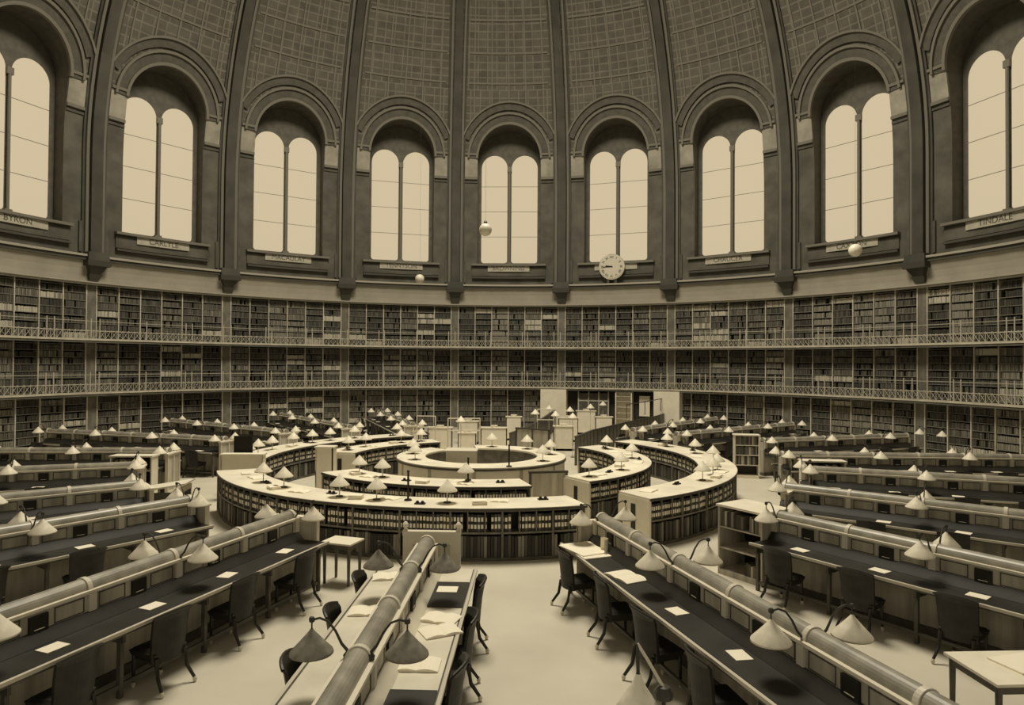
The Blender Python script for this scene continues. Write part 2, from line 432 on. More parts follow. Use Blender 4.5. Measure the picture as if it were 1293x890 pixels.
for k in VIS:
    for ti, (tn_, z0, z1, rf) in enumerate(tiers):
        if ti == 0 and k == 1: continue
        c = 180 - 18 * k
        e = empty('wall_bookcase', pol(rf, c, z0))
        inv = Matrix.Translation(-pol(rf, c, z0))
        def fin(bl, nm):
            bl.v = [tuple(Vector(v) - pol(rf, c, z0)) for v in bl.v]; return bl.build(nm, e)
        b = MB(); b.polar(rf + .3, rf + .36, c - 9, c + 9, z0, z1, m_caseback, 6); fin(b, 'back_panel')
        angs = [c - 9 + .62 + (18 - 1.24) * i / 6 for i in range(7)]
        for a in angs:
            b = MB(); b.polar(rf - .02, rf + .3, a - .06, a + .06, z0, z1, m_upright, 1); fin(b, 'upright')
        for s in (-1, 1):
            b = MB(); x = sorted((c + s * 9, c + s * 8.38)); b.polar(rf + .02, rf + .3, x[0], x[1], z0, z1, m_case, 1); fin(b, 'pilaster')
        nsh = 7; hs = (z1 - z0 - .1) / nsh
        b = MB()
        for j in range(nsh + 1):
            zz = z0 + .04 + hs * j - (.03 if j == nsh else 0); b.polar(rf + .01, rf + .3, c - 8.4, c + 8.4, zz, zz + .025, m_shelf, 6)
        fin(b, 'shelf')
        tag(e, '%s wall bookcase, %s' % (tn_, where(k)), 'bookcase', 'bookcases lining the curved wall')
        for i in range(6):
            x0, x1 = angs[i] + .08, angs[i + 1] - .08
            unit = rnd.choice([0, 0, 0, 1, 1, 2, 3]) + (1 if ti == 2 and rnd.random() < .5 else 0) + (1 if k >= 2 and rnd.random() < .6 else 0)
            for j in range(nsh):
                zb = z0 + .066 + hs * j; row = unit + rnd.choice([-1, 0, 0, 0, 1]); 
                pale = rnd.random() < (.10 if ti == 2 else .04)
                if k in (2,) and ti == 2 and i in (3, 4, 5): pale = rnd.random() < .6
                a = x0; hrow = hs * rnd.uniform(.68, .9)
                while a < x1 - .05:
                    wd = rnd.uniform(.085, .19); a2 = min(a + wd, x1)
                    if rnd.random() < .035 and not pale: a = a2 + .1; continue
                    mi = max(0, min(4, row + rnd.choice([-1, 0, 0, 1])))
                    if pale: mi = 5 if rnd.random() < .75 else 4
                    m = BK[mi]; hb = hrow * rnd.uniform(.9, 1.02); dd = rnd.uniform(.02, .05)
                    rec = (rf + dd, a, a2 - .012, zb, zb + hb, m)
                    key = (k, ti, j, i)
                    if (k == 4 and ti >= 1 and i >= 1 and len(indiv) < 245): indiv.append((rec, key))
                    else: add_book(books_rest, *rec)
                    a = a2
nIB = len(indiv)
cnt = {}
for rec, (k, ti, j, i) in indiv:
    cnt[(ti, j, i)] = cnt.get((ti, j, i), 0) + 1
    rr, a0, a1, z0, z1, m = rec; base = pol(rr, (a0 + a1) / 2, z0)
    b = MB(); add_book(b, *rec); b.v = [tuple(Vector(v) - base) for v in b.v]
    o = b.build('book'); o.location = base
    tag(o, '%s book, %s case, third bay right of clock, %s column, %s shelf up, %s along' % ('pale' if m in BK[4:] else 'dark', tiers[ti][0], ORD[i], ORD[j], ordn(cnt[(ti, j, i)])), 'book', 'books on the %s shelves of the third bay right of the clock' % tiers[ti][0])
o = books_rest.build('shelved_books'); tag(o, 'packed rows of old leather and cloth books all round the curved wall', 'books', kind='stuff')

# doorway in the far wall under the clock
e = empty('door_1'); struct(e)
b = MB()
for a0, a1 in ((151, 155.2), (169.9, 174.3)): b.polar(20.5, 21.7, a0, a1, 0, 2.42, m_white, 3)
b.build('pilaster', e)
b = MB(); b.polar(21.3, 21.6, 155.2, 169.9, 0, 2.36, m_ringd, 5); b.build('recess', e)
b = MB(); b.polar(21.0, 21.12, 163, 168, 0, 2.2, m_woodd, 2)
for a in (163, 164.6, 166.3, 168): b.polar(20.96, 21.14, a - .1, a + .1, 0, 2.3, m_wood, 1)
b.polar(20.96, 21.14, 163, 168, 1.7, 1.78, m_wood, 2); b.build('door_leaf', e)
b = MB(); b.polar(21.0, 21.1, 156.2, 157.9, .9, 2.1, m_white, 1); b.build('pane', e)
e = empty('shelf_rack', pol(20.9, 160.3)); 
b = MB(); b.box(-.5, .5, 0, .25, 0, 2.32, m_white)
b.box(-.5, -.44, -.25, 0, 0, 2.32, m_white); b.box(.44, .5, -.25, 0, 0, 2.32, m_white); b.build('body', e)
for z in (.3, .7, 1.05, 1.4, 1.75, 2.05, 2.3):
    b = MB(); b.box(-.46, .46, -.25, 0, z, z + .03, m_wood); b.build('shelf', e)
e.rotation_euler.z = rad(160.3 - 180)
tag(e, 'white open rack of shelves standing in the far doorway under the clock', 'shelf')

# clock
a = rad(17.5); e = empty('wall_clock', (20.95 * math.sin(a), 20.95 * math.cos(a), 9.86), -a)
b = MB(); Mx = Matrix.Rotation(PI / 2, 4, 'X')
def disc(bl, r0, y0, y1, m, rin=0, n=40):
    vs = []
    for y in (y0, y1):
        for k in range(n): t = 2 * PI * k / n; vs.append((r0 * math.cos(t), y, r0 * math.sin(t)))
    bl.add(vs, [tuple(range(n)), tuple(reversed(range(n, 2 * n)))] + [(k, (k + 1) % n, n + (k + 1) % n, n + k) for k in range(n)], m)
disc(b, .78, -.1, .12, m_upright); b.build('case', e)
b = MB(); disc(b, .71, -.12, -.1, m_clock); b.build('dial', e)
for i, tx in enumerate(['XII', 'I', 'II', 'III', 'IIII', 'V', 'VI', 'VII', 'VIII', 'IX', 'X', 'XI']):
    t = rad(90 - 30 * i); q = text_mesh('numeral', tx, .2, e, Matrix.Translation((.57 * math.cos(t), -.125, .57 * math.sin(t))) @ Matrix.Rotation(PI / 2, 4, 'X') @ Matrix.Rotation(t - PI / 2, 4, 'Z'), m_black)
for L_, ang, nm, wd in ((.52, 181, 'minute_hand', .022), (.36, 172, 'hour_hand', .032)):
    b = MB(); b.box(-.06, L_, -.15, -.135, -wd, wd, m_black, Matrix.Rotation(-rad(ang), 4, 'Y')); b.build(nm, e)
b = MB(); b.box(-.3, -.15, -.05, .3, -1.2, -.7, m_cornd); b.box(.15, .3, -.05, .3, -1.2, -.7, m_cornd); b.build('bracket', e)
tag(e, 'round pale wall clock with dark numerals under the far window', 'clock')

# hanging globes
def px(x, y, dist):
    d = (f + r2 * (x - 646.5) / FPX - u2 * (y - 445) / FPX); return Vector(CAM) + d * dist
for x, y, d, rr, m, lab in ((613, 290, 24, .225, m_globe, 'opal globe lamp hanging before the window straight ahead'), (530, 352, 33, .22, m_globe, 'small opal globe lamp hanging low before the cornice left of centre'), (1080, 316, 24, .225, m_globeb, 'bright opal globe lamp hanging before the CAXTON plaque')):
    p = px(x, y, d); e = empty('globe_lamp', p)
    b = MB(); b.lathe([(rr * math.sin(PI * i / 12) + .0001, -rr * math.cos(PI * i / 12)) for i in range(13)], m, n=20); b.build('globe', e, True)
    b = MB(); b.lathe([(.05, rr - .02), (.07, rr + .04), (.02, rr + .1)], m_arm); b.build('cap', e)
    q = math.hypot(p.x, p.y); zt = ZS + math.sqrt(max(RHO ** 2 - max(q - R + RHO, 0) ** 2, 0))
    b = MB(); b.tube([(0, 0, rr + .08), (0, 0, zt - p.z - .05)], .003, m_arm, 5); b.build('suspension_cord', e)
    tag(e, lab, 'lamp', 'hanging globe lamps')

# ------------------------------------------------------------------ lamps, chairs, papers
def make_lamp(shade_m, name='desk_lamp'):   # local: base on ridge at origin, arm reaches to +Y
    e = empty(name)
    b = MB(); pts = []
    P0 = [(0, .10, -.06), (0, .17, .02), (0, .23, .14), (0, .30, .23), (0, .38, .26), (0, .44, .245)]
    b.tube(P0, [.016, .014, .012, .011, .011, .011], m_arm, 6); b.lathe([(.001, -.03), (.026, -.015), (.03, .01), (.02, .03), (.001, .035)], m_arm, (0, .455, .24), 8); b.build('arm', e)
    b = MB(); b.lathe([(.05, -.03), (.055, 0), (.03, .03), (.001, .035)], m_arm, (0, .10, -.08), 10); b.build('bracket', e)
    b = MB(); b.tube([(0, .455, .23), (0, .455, .14)], .008, m_arm, 6); b.build('stem', e)
    b = MB(); b.lathe([(.012, .16), (.03, .135), (.11, .045), (.20, -.05), (.205, -.07), (.195, -.06), (.105, .03), (.025, .12)], shade_m, (0, .455, 0), 24); b.build('shade', e, True)
    b = MB(); b.lathe([(.001, .1), (.03, .07), (.03, .02), (.001, -.02)], m_globe, (0, .455, 0), 10); b.build('bulb', e, True)
    return e
LP = {'pale': make_lamp(m_shade), 'dull': make_lamp(m_shadeg)}
used = set()
def lamp(kind, loc, rz, label, group):
    if kind in used: o = copy_tree(LP[kind])
    else: o = LP[kind]; used.add(kind)
    kids(LP[kind]); o.location = loc; o.rotation_euler.z = rz
    tag(o, label, 'lamp', group); return o

def make_chair():      # origin under the seat, sitter faces +Y
    e = empty('reading_chair')
    b = MB(); b.taper((0, 0, .40), (.21, .21), (0, 0, .47), (.235, .225), m_chair); b.taper((0, 0, .47), (.225, .215), (0, 0, .50), (.19, .18), m_chair); b.build('seat', e)
    b = MB(); vs = []; n = 10; rows = [(.36, .0), (.5, -.01), (.7, -.03), (.88, -.06), (.97, -.09)]
    for j, (z, dy) in enumerate(rows):
        for i in range(n + 1):
            t = -1 + 2 * i / n; w = .235 + .03 * j / 4; yy = -.235 + dy + .09 * t * t; zz = z + (0 if j < 4 else -.05 * t * t)
            vs.append((w * t, yy, zz)); vs.append((w * t, yy - .035, zz))
    W = 2 * (n + 1); fs = []
    for j in range(4):
        for i in range(n):
            a = j * W + 2 * i; fs += [(a, a + 2, a + W + 2, a + W), (a + 1, a + W + 1, a + W + 3, a + 3)]
    for i in range(n): a = 2 * i; fs.append((a, a + 1, a + 3, a + 2)); a = 4 * W + 2 * i; fs.append((a, a + 2, a + 3, a + 1))
    for j in range(4): a = j * W; fs.append((a, a + W, a + W + 1, a + 1)); a = j * W + 2 * n; fs.append((a, a + 1, a + W + 1, a + W))
    b.add(vs, fs, m_chair); b.build('backrest', e)
    b = MB(); b.tube([(.27 * (-1 + 2 * i / 8), -.345 + .09 * (-1 + 2 * i / 8) ** 2, .975 - .05 * (-1 + 2 * i / 8) ** 2) for i in range(9)], .02, m_chairw, 6); b.build('top_rail', e)
    for sx in (-1, 1):
        for sy in (-1, 1):
            b = MB()
            if sy < 0: b.tube([(sx * .20, -.22, .42), (sx * .21, -.26, .2), (sx * .235, -.36, .06)], [.03, .024, .02], m_chairw, 6)
            else: b.tube([(sx * .19, .18, .42), (sx * .195, .19, .06)], [.028, .018], m_chairw, 6)
            lg = b.build('leg', e)
            b = MB(); x, y = (sx * .237, -.37) if sy < 0 else (sx * .195, .19)
            b.lathe([(.012, .07), (.024, .05), (.027, .03), (.018, 0), (.001, 0)], m_castor, (x, y, 0), 8); b.build('castor', lg)
    b = MB(); b.box(-.2, .2, -.2, .2, .36, .41, m_chairw); b.build('seat_rail', e)
    return e
CH = make_chair()
def far_chair():       # small in the photo: one mesh
    b = MB(); b.taper((0, 0, .38), (.21, .21), (0, 0, .5), (.23, .22), m_chair)
    vs = []
    for z, w, dy in ((.36, .235, 0), (.97, .265, -.09)):
        for t in (-1, 0, 1):
            for dd in (0, -.04): vs.append((w * t, -.235 + dy + .09 * t * t + dd, z - (.04 * t * t if z > .9 else 0)))
    fs = [(0, 2, 8, 6), (2, 4, 10, 8), (1, 7, 9, 3), (3, 9, 11, 5), (6, 8, 9, 7), (8, 10, 11, 9), (0, 6, 7, 1), (4, 5, 11, 10), (0, 1, 3, 2), (2, 3, 5, 4)]
    b.add(vs, fs, m_chair)
    for sx in (-1, 1):
        b.tube([(sx * .2, -.22, .42), (sx * .235, -.36, 0)], [.03, .02], m_chairw, 5); b.tube([(sx * .19, .18, .42), (sx * .195, .19, 0)], [.028, .018], m_chairw, 5)
    return b.build('reading_chair')
FC = far_chair()
cu_ = [0, 0]
def chair(full, loc, rz, label, group):
    src = CH if full else FC; i = 0 if full else 1
    o = (copy_tree(src) if cu_[i] else src); kids(src); cu_[i] += 1
    o.location = loc; o.rotation_euler = (0, 0, rz); tag(o, label, 'chair', group); return o

# ------------------------------------------------------------------ reading desks
PITCH_ = 1.36
TZ = .86
def make_desk(nst, x0, pale, name='reading_desk'):
    """local x outward, origin at r = x0 on the floor; stations of PITCH_"""
    e = empty(name); L = nst * PITCH_; TW = .77
    mt = m_paletop if pale else m_leather
    b = MB(); b.box(-.08, L + .05, -.11, .11, 0, .95, m_wood); b.box(-.08, L + .05, -.16, .16, 0, .12, m_woodd); b.build('base_wall', e)
    for s in (-1, 1):
        y0, y1 = sorted((s * .13, s * TW))
        b = MB(); b.box(-.05, L, y0, y1, TZ - .06, TZ - .008, m_woodd); b.build('tabletop', e)
        y0, y1 = sorted((s * .14, s * (TW - .05)))
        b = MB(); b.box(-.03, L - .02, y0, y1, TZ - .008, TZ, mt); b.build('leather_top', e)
        b = MB(); q = [(.135, .99), (.155, .99), (.27, TZ + .004), (.27, TZ), (.135, TZ)]
        vs = [(x, s * y, z) for x in (-.04, L - .01) for y, z in q]
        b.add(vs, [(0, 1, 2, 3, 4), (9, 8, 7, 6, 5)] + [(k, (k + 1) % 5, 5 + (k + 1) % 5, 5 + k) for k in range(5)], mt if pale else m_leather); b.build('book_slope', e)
        y0, y1 = sorted((s * (TW - .03), s * (TW + .012)))
        b = MB(); b.box(-.06, L + .01, y0, y1, TZ - .032, TZ + .008, m_nose); b.build('nosing', e)
        b = MB(); b.box(0, L, s * .60 - .02, s * .60 + .02, .12, .17, m_woodd); b.build('foot_rail', e)
        for i in range(nst + 1):
            xc = i * PITCH_
            b = MB(); y0, y1 = sorted((s * .11, s * .66)); b.box(xc - .025, xc + .025, s * .60 - .03, s * .60 + .03, 0, TZ - .06, m_woodd); b.box(xc - .02, xc + .02, y0, y1, TZ - .2, TZ - .06, m_woodd); b.build('support', e)
            b = MB(); b.box(xc - .05, xc + .05, *sorted((s * .12, s * .165)), .99, 1.20, m_stile); b.build('stile', e)
        for i in range(nst):
            xc = (i + .5) * PITCH_
            b = MB(); b.box(xc - .11, xc + .11, *sorted((s * .13, s * .168)), .985, 1.17, m_plate)
            b.box(xc - .06, xc + .06, *sorted((s * .168, s * .172)), 1.01, 1.018, m_stile); b.build('dark_plate', e)
    b = MB(); b.box(-.05, L, -.135, .135, .95, 1.21, m_wood)
    for s in (-1, 1):
        for i in range(nst):
            xa = i * PITCH_ + .1
            for q0, q1 in ((0, .38), (.78, 1.16)):
                for (c0, c1, d0, d1) in ((xa + q0, xa + q1, 1.0, 1.012), (xa + q0, xa + q1, 1.168, 1.18), (xa + q0, xa + q0 + .012, 1.0, 1.18), (xa + q1 - .012, xa + q1, 1.0, 1.18)):
                    b.box(c0, c1, *sorted((s * .134, s * .143)), d0, d1, m_woodd)
    b.build('partition', e)
    b = MB(); n = 12; vs = []
    for x in (-.05, L):
        for i in range(n + 1): t = PI * i / n; vs.append((x, .115 * math.cos(t), 1.235 + .125 * math.sin(t)))
    b.add(vs, [(i, i + 1, n + 2 + i, n + 1 + i) for i in range(n)] + [tuple(range(n + 1)), tuple(reversed(range(n + 1, 2 * n + 2)))], m_tube); b.build('ridge_tube', e, False)
    for s in (-1, 1):
        b = MB(); b.box(-.06, L + .01, *sorted((s * .09, s * .165)), 1.205, 1.24, m_tubel); b.build('ridge_moulding', e)
    for i in range(nst + 1):
        b = MB(); vs = []; xc = i * PITCH_
        for x in (xc - .03, xc + .03):
            for j in range(n + 1): t = PI * j / n; vs.append((x, .13 * math.cos(t), 1.235 + .14 * math.sin(t)))
        b.add(vs, [(j, j + 1, n + 2 + j, n + 1 + j) for j in range(n)] + [tuple(range(n + 1)), tuple(reversed(range(n + 1, 2 * n + 2)))], m_collar); b.build('collar', e)
    return e
DK = make_desk(6, 9.6, False)
rowsR = [17.4, 35.2, 52.2, 71.35, 89.6, 110.5, 128.5, 141.5]
rowsL = [-16.3, -32.8, -48.1, -67.5, -85.3, -104.8, -122.5, -140, -157]
R0 = 9.6
RS = R0 + PITCH_
def rowname(side, i): return '%s %s row' % (ORD[i], side)
first = [True]
def do_row(a, side, i, C=False):
    full = (i == 0 or (side == 'right' and i == 1) or (side == 'left' and i == 1))
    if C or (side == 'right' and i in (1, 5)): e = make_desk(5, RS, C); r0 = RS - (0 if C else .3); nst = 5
    else:
        e = DK if first[0] else copy_tree(DK); kids(DK); first[0] = False; r0 = R0 - (.3 if side == 'right' and i >= 1 else 0) + (.1 if side == 'left' and i == 0 else 0); nst = 6
    e.location = pol(r0, a); rz = rad(a - 90); e.rotation_euler.z = rz
    rn = 'central desk' if C else rowname(side, i)
    tag(e, 'long double-sided reading desk seen end-on at bottom centre, pale topped' if C else 'long double-sided reading desk with ridge tube, %s from the central desk' % rn, 'desk', None if C else 'radial reading desks')
    ex = Vector((math.cos(rz), math.sin(rz), 0)); ey = Vector((-math.sin(rz), math.cos(rz), 0))
    def W(x, y, z): return pol(r0, a) + ex * x + ey * y + Vector((0, 0, z))
    # s=+1 local +y ; near-angle increases with +y -> anticlockwise seen from above
    for s in (-1, 1):
        sn = 'right' if s > 0 else 'left'
        for j in range(nst):
            x = (j + .5) * PITCH_
            if W(x, 0, 0).y < -17.6: continue
            # far rows beyond the frame edge on the sides are skipped
            if abs(W(x, 0, 0).x) > 19.5: continue
            if (side == 'right' and i == 0 and s > 0) or (side == 'left' and i == 1 and s > 0 and j == 0) or (side == 'left' and i == 0 and s < 0): nochair = True
            else: nochair = False
            jj = rnd.uniform(-.12, .12); d = .70 + rnd.uniform(-.03, .08)
            if full and not C:
                jj = rnd.uniform(-.05, .05) + (.2 if side == 'left' else .1 if i == 0 else 0)
            if C: d = .62
            if not nochair:
                chair(full or C, W(x + jj, s * d, 0), rz + (PI if s > 0 else 0) + rnd.uniform(-.12, .12),
                      'dark leather chair, %s side of %s, %s from inner end' % (sn, rn, ORD[j]), 'chairs at the ' + rn)
            if rnd.random() < (.95 if full else .6) and not C:
                o = MB().box(-.13, .13, -.10, .10, 0, .008, m_paper).build('blotting_pad'); o.location = W(x + .05, s * .44, TZ + .002); o.rotation_euler.z = rz + rnd.uniform(-.15, .15)
                tag(o, 'white blotting pad, %s side of %s, %s from inner end' % (sn, rn, ORD[j]), 'paper', 'blotting pads on the ' + rn)
        for j, x in enumerate((0.02, 2 * PITCH_, 4 * PITCH_, 6 * PITCH_) if not C else (PITCH_, 3 * PITCH_)):
            p = W(x, 0, 0)
            if p.y < -17.6 or abs(p.x) > 19.5: continue
            kd = 'dull' if C else 'pale'
            lamp(kd, W(x + rnd.uniform(-.06, .06), 0, 1.30 + (.05 if C else 0)), rz + (0 if s > 0 else PI) + rnd.uniform(-.2, .2),
                 'cone-shaded gooseneck lamp, %s side of %s, %s from inner end' % (sn, rn, ORD[j]), 'desk lamps of the ' + rn)
    return e, W
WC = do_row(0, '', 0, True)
WR = [do_row(a, 'right', i) for i, a in enumerate(rowsR)]
WL = [do_row(a, 'left', i) for i, a in enumerate(rowsL)]

# end panel of the central desk with two ball finials
e = empty('end_screen', pol(10.42, 0)); b = MB(); b.box(-.43, .43, -.04, .04, 0, 1.30, m_stile)
for x in (-.2, 0, .2): b.box(x - .1, x + .1, -.055, -.04, .15, 1.1, m_wood)
b.build('board', e); b = MB(); b.box(-.47, .47, -.06, .06, 1.24, 1.31, m_stile); b.build('cap_rail', e)
for s in (-1, 1):
    b = MB(); b.box(s * .43 - .035, s * .43 + .035, -.045, .045, 0, 1.33, m_stile); b.build('post', e)
    b = MB(); b.lathe([(.03, 0), (.02, .02), (.045, .06), (.045, .09), (.02, .125), (.001, .13)], m_white, (s * .43, 0, 1.33), 12); b.build('finial', e)
tag(e, 'pale panelled end screen with two ball finials closing the central desk', 'screen')

# panelled end screens of the other desk rows
EP = None
for side, rows in (('left', rowsL), ('right', rowsR)):
    for i, a in enumerate(rows):
        if side == 'right' and i in (1, 5): continue
        if EP is None:
            e = empty('end_screen'); b = MB(); b.box(-.05, .0, -.42, .42, 0, 1.16, m_wood); b.build('board', e)
            b = MB()
            for y in (-.42, -.02, .38): b.box(-.08, .01, y, y + .05, 0, 1.18, m_stile)
            for z in (.02, 1.12): b.box(-.075, .005, -.42, .42, z, z + .07, m_stile)
            b.build('frame', e)
            b = MB(); b.box(-.1, .03, -.46, .46, 1.18, 1.22, m_white); b.build('cap_rail', e); EP = e
        else: e = copy_tree(EP)
        kids(EP); e.location = pol(R0 - .1, a); e.rotation_euler.z = rad(a - 90)
        tag(e, 'pale panelled end screen closing the inner end of the %s' % rowname(side, i), 'screen', 'end screens of the desk rows')

# ------------------------------------------------------------------ catalogue rings
RT = 1.08
vol_rest = MB(); vol_ind = []
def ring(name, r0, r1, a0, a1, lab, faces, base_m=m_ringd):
    e = empty(name)
    n = max(6, int((a1 - a0) / 2))
    b = MB(); b.polar(r0 - .03, r1 + .03, a0 - .3, a1 + .3, RT - .045, RT, m_top, n); b.build('countertop', e)
    b = MB(); b.polar(r1 + .0, r1 + .045, a0 - .3, a1 + .3, RT - .055, RT - .012, m_topedge, n); b.polar(r0 - .045, r0, a0 - .3, a1 + .3, RT - .055, RT - .012, m_topedge, n); b.build('edge_moulding', e)
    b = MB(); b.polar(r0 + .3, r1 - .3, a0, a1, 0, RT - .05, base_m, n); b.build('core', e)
    b = MB(); b.polar(r0 + .01, r1 - .01, a0, a1, 0, .07, m_woodd, n); b.build('plinth', e)
    b = MB(); b.polar(r0, r1, a0, a1, .55, .59, m_ringw, n); b.polar(r0 + .02, r1 - .02, a0, a1, RT - .085, RT - .05, m_ringw, n); b.build('shelf', e)
    for a, s in ((a0, -1), (a1, 1)):
        t = 3.2 / r1
        b = MB(); x = sorted((a, a + s * t)); b.polar(r0 - .02, r1 + .02, x[0], x[1], 0, RT - .05, m_white, 1)
        b.build('end_panel', e)
        b = MB(); x = sorted((a + s * t, a + s * (t + .12))); rm = (r0 + r1) / 2; b.polar(rm - .07, rm + .07, x[0], x[1], .12, RT - .2, m_ringd, 1); b.build('end_slot', e)
    for fr_, s in faces:
        step = 57.3 * .345 / fr_; nn = int((a1 - a0) / step)
        for i in range(nn + 1):
            a = a0 + (a1 - a0) * i / nn; major = i % 3 == 0; hw = .4 * .06 if not major else .045
            hw = 57.3 * (.011 if not major else .02) / fr_
            x = sorted((fr_ - s * .04, fr_ + s * (.012 if major else .004)))
            b = MB(); b.polar(x[0], x[1], a - hw, a + hw, .07 if major else .59, RT - .05, m_ringw, 1); b.build('upright', e)
    tag(e, lab, 'counter')
    return e
def volumes(rf, s, a0, a1, tgt, skiprow=None):
    # s: +1 outer face, -1 inner face
    wa = 57.3 * .07 / rf; n = int((a1 - a0) / wa)
    for lvl, (z0, h) in enumerate(((.592, .36), (.072, .44))):
        for i in range(n):
            a = a0 + wa * (i + .06); aa = a + wa * .86
            if rnd.random() < .04: continue
            lo = rf - s * (.02 + rnd.random() * .02)
            hh = h * rnd.uniform(.94, 1)
            m = rnd.choice([m_vol, m_vol, m_vol2] if lvl == 0 else [m_vol, m_vol, m_vol2, m_vol2, m_vol3])
            tgt.append((lo, s, a, aa, z0, z0 + hh, m, lvl))
def vbox(bl, rec, base=None):
    lo, s, a0, a1, z0, z1, m, lvl = rec
    x = sorted((lo, lo - s * .22)); bl.polar(x[0], x[1], a0, a1, z0, z1, m, 1)
def vlabel(bl, rec):
    lo, s, a0, a1, z0, z1, m, lvl = rec
    if lvl: return
    w = (a1 - a0); x = sorted((lo, lo + s * .004))
    for f0, f1 in ((.18, .42), (.60, .84)):
        bl.polar(x[0], x[1], a0 + .12 * w, a1 - .12 * w, z0 + (z1 - z0) * f0, z0 + (z1 - z0) * f1, m_label, 1)
segs = [('catalogue_counter', 6.6, 7.6, -64, 20.9, 'near curved catalogue counter with volumes below, facing the central desk', (1, -1)),
        ('catalogue_counter', 6.6, 7.6, 33.6, 134, 'outer right curved catalogue counter beyond the open gap', (1, -1)),
        ('catalogue_counter', 6.6, 7.6, 209, 279, 'outer far-left curved catalogue counter with dark inner face', (1, -1)),
        ('catalogue_counter', 4.2, 5.2, -50, 17.5, 'middle ring curved catalogue counter just behind the near counter', (1, -1)),
        ('catalogue_counter', 4.2, 5.2, 36, 130, 'middle ring curved catalogue counter on the right, white end panel', (1, -1)),
        ('catalogue_counter', 4.2, 5.2, 206, 262, 'middle ring curved catalogue counter at far left of the centre', (1, -1))]
for idx, (nm, r0, r1, a0, a1, lab, fc) in enumerate(segs):
    ring(nm, r0, r1, a0, a1, lab, [(r1, 1), (r0, -1)])
    for s in fc:
        t = []; volumes(r1 if s > 0 else r0, s, a0 + .2, a1 - .2, t)
        for rec in t:
            if idx == 0 and s > 0 and -46 < rec[2] < 21 and len(vol_ind) < 299: vol_ind.append(rec)
            else: vbox(vol_rest, rec); vlabel(vol_rest, rec)
vc = {}
for rec in vol_ind:
    lo, s, a0, a1, z0, z1, m, lvl = rec; base = pol(lo - .11, (a0 + a1) / 2, z0)
    b = MB(); vbox(b, rec); b.v = [tuple(Vector(v) - base) for v in b.v]; o = b.build('catalogue_volume'); o.location = base
    if lvl == 0:
        for q in (0, 1):
            b = MB(); vlabel(b, rec); b.v = [tuple(Vector(v) - base) for v in b.v[q * len(b.v) // 2:(q + 1) * len(b.v) // 2]]; nf = len(b.f) // 2; b.f = b.f[:nf]; b.m = b.m[:nf]; b.build('spine_label', o)
    st = 57.3 * .345 / 7.6; nn_ = int(84.9 / st); stp = 84.9 / nn_; ci = int((a0 + .3 + 64) / stp) - 5
    vc[(lvl, ci)] = vc.get((lvl, ci), 0) + 1
    tag(o, ('labelled catalogue volume, near counter upper shelf, %s compartment from left, %s in it' if lvl == 0 else 'tall plain catalogue volume, near counter bottom shelf, %s compartment from left, %s in it') % (ordn(max(ci, 1)), ordn(vc[(lvl, ci)])), 'book', 'catalogue volumes on the %s shelf of the near counter' % ('upper' if lvl == 0 else 'bottom'))
tag(vol_rest.build('catalogue_volumes'), 'rows of labelled catalogue volumes packed round the curved counters', 'books', kind='stuff')

# superintendent's central ring
e = empty('central_enquiry_counter'); CR = 2.58; CZ = 1.12
b = MB(); b.polar(1.75, CR + .05, -135, 190, CZ - .05, CZ, m_top, 60); b.build('countertop', e)
b = MB(); b.polar(CR - .06, CR, -135, 190, .0, CZ - .05, m_white, 60); b.polar(1.78, 1.82, -135, 190, 0, CZ - .05, m_ringw, 60); b.build('front_panel', e)
b = MB(); b.polar(CR + .02, CR + .07, -135, 190, CZ - .09, CZ - .03, m_woodd, 60); b.build('edge_moulding', e)
for a in range(-120, 181, 30):
    b = MB(); b.polar(CR, CR + .02, a - 1, a + 1, 0, CZ - .08, m_wood, 1); b.build('stile', e)
tag(e, 'pale round enquiry counter at the very centre of the rings', 'counter')
# panelled wood screen by the centre right and desk box
def screen(p0, p1, h, m, lab, name='wood_screen', z0=0):
    p0, p1 = Vector((*p0, 0)), Vector((*p1, 0)); d = p1 - p0; L = d.length; e = empty(name, p0, math.atan2(d.y, d.x))
    b = MB(); b.box(0, L, -.03, .03, z0, h, m); b.build('board', e)
    b = MB(); n = max(1, int(L / .5))
    for i in range(n + 1): b = MB(); b.box(L * i / n - .03, L * i / n + .03, -.045, .045, z0, h + .01, m_stile if m == m_white else m_woodd); b.build('stile', e)
    b = MB(); b.box(-.04, L + .04, -.06, .06, h, h + .05, m_topedge); b.build('cap_rail', e)
    tag(e, lab, 'screen'); return e
screen((1.0, 4.3), (2.2, 3.6), 1.55, m_wood, 'brown panelled wood screen rising behind the centre counter')
screen((1.55, -3.55), (2.5, -3.35), 1.15, m_wood, 'short panelled wood screen beside the gap right of the middle counter')
e = empty('desk_cabinet', (-.6, -.2, 0)); b = MB(); b.box(-.45, .45, -.35, .35, 0, 1.28, m_white); b.build('body', e)
b = MB(); b.box(-.5, .5, -.4, .4, 1.28, 1.33, m_stile); b.build('top', e); tag(e, 'pale boxy raised desk cabinet inside the central round counter', 'cabinet')
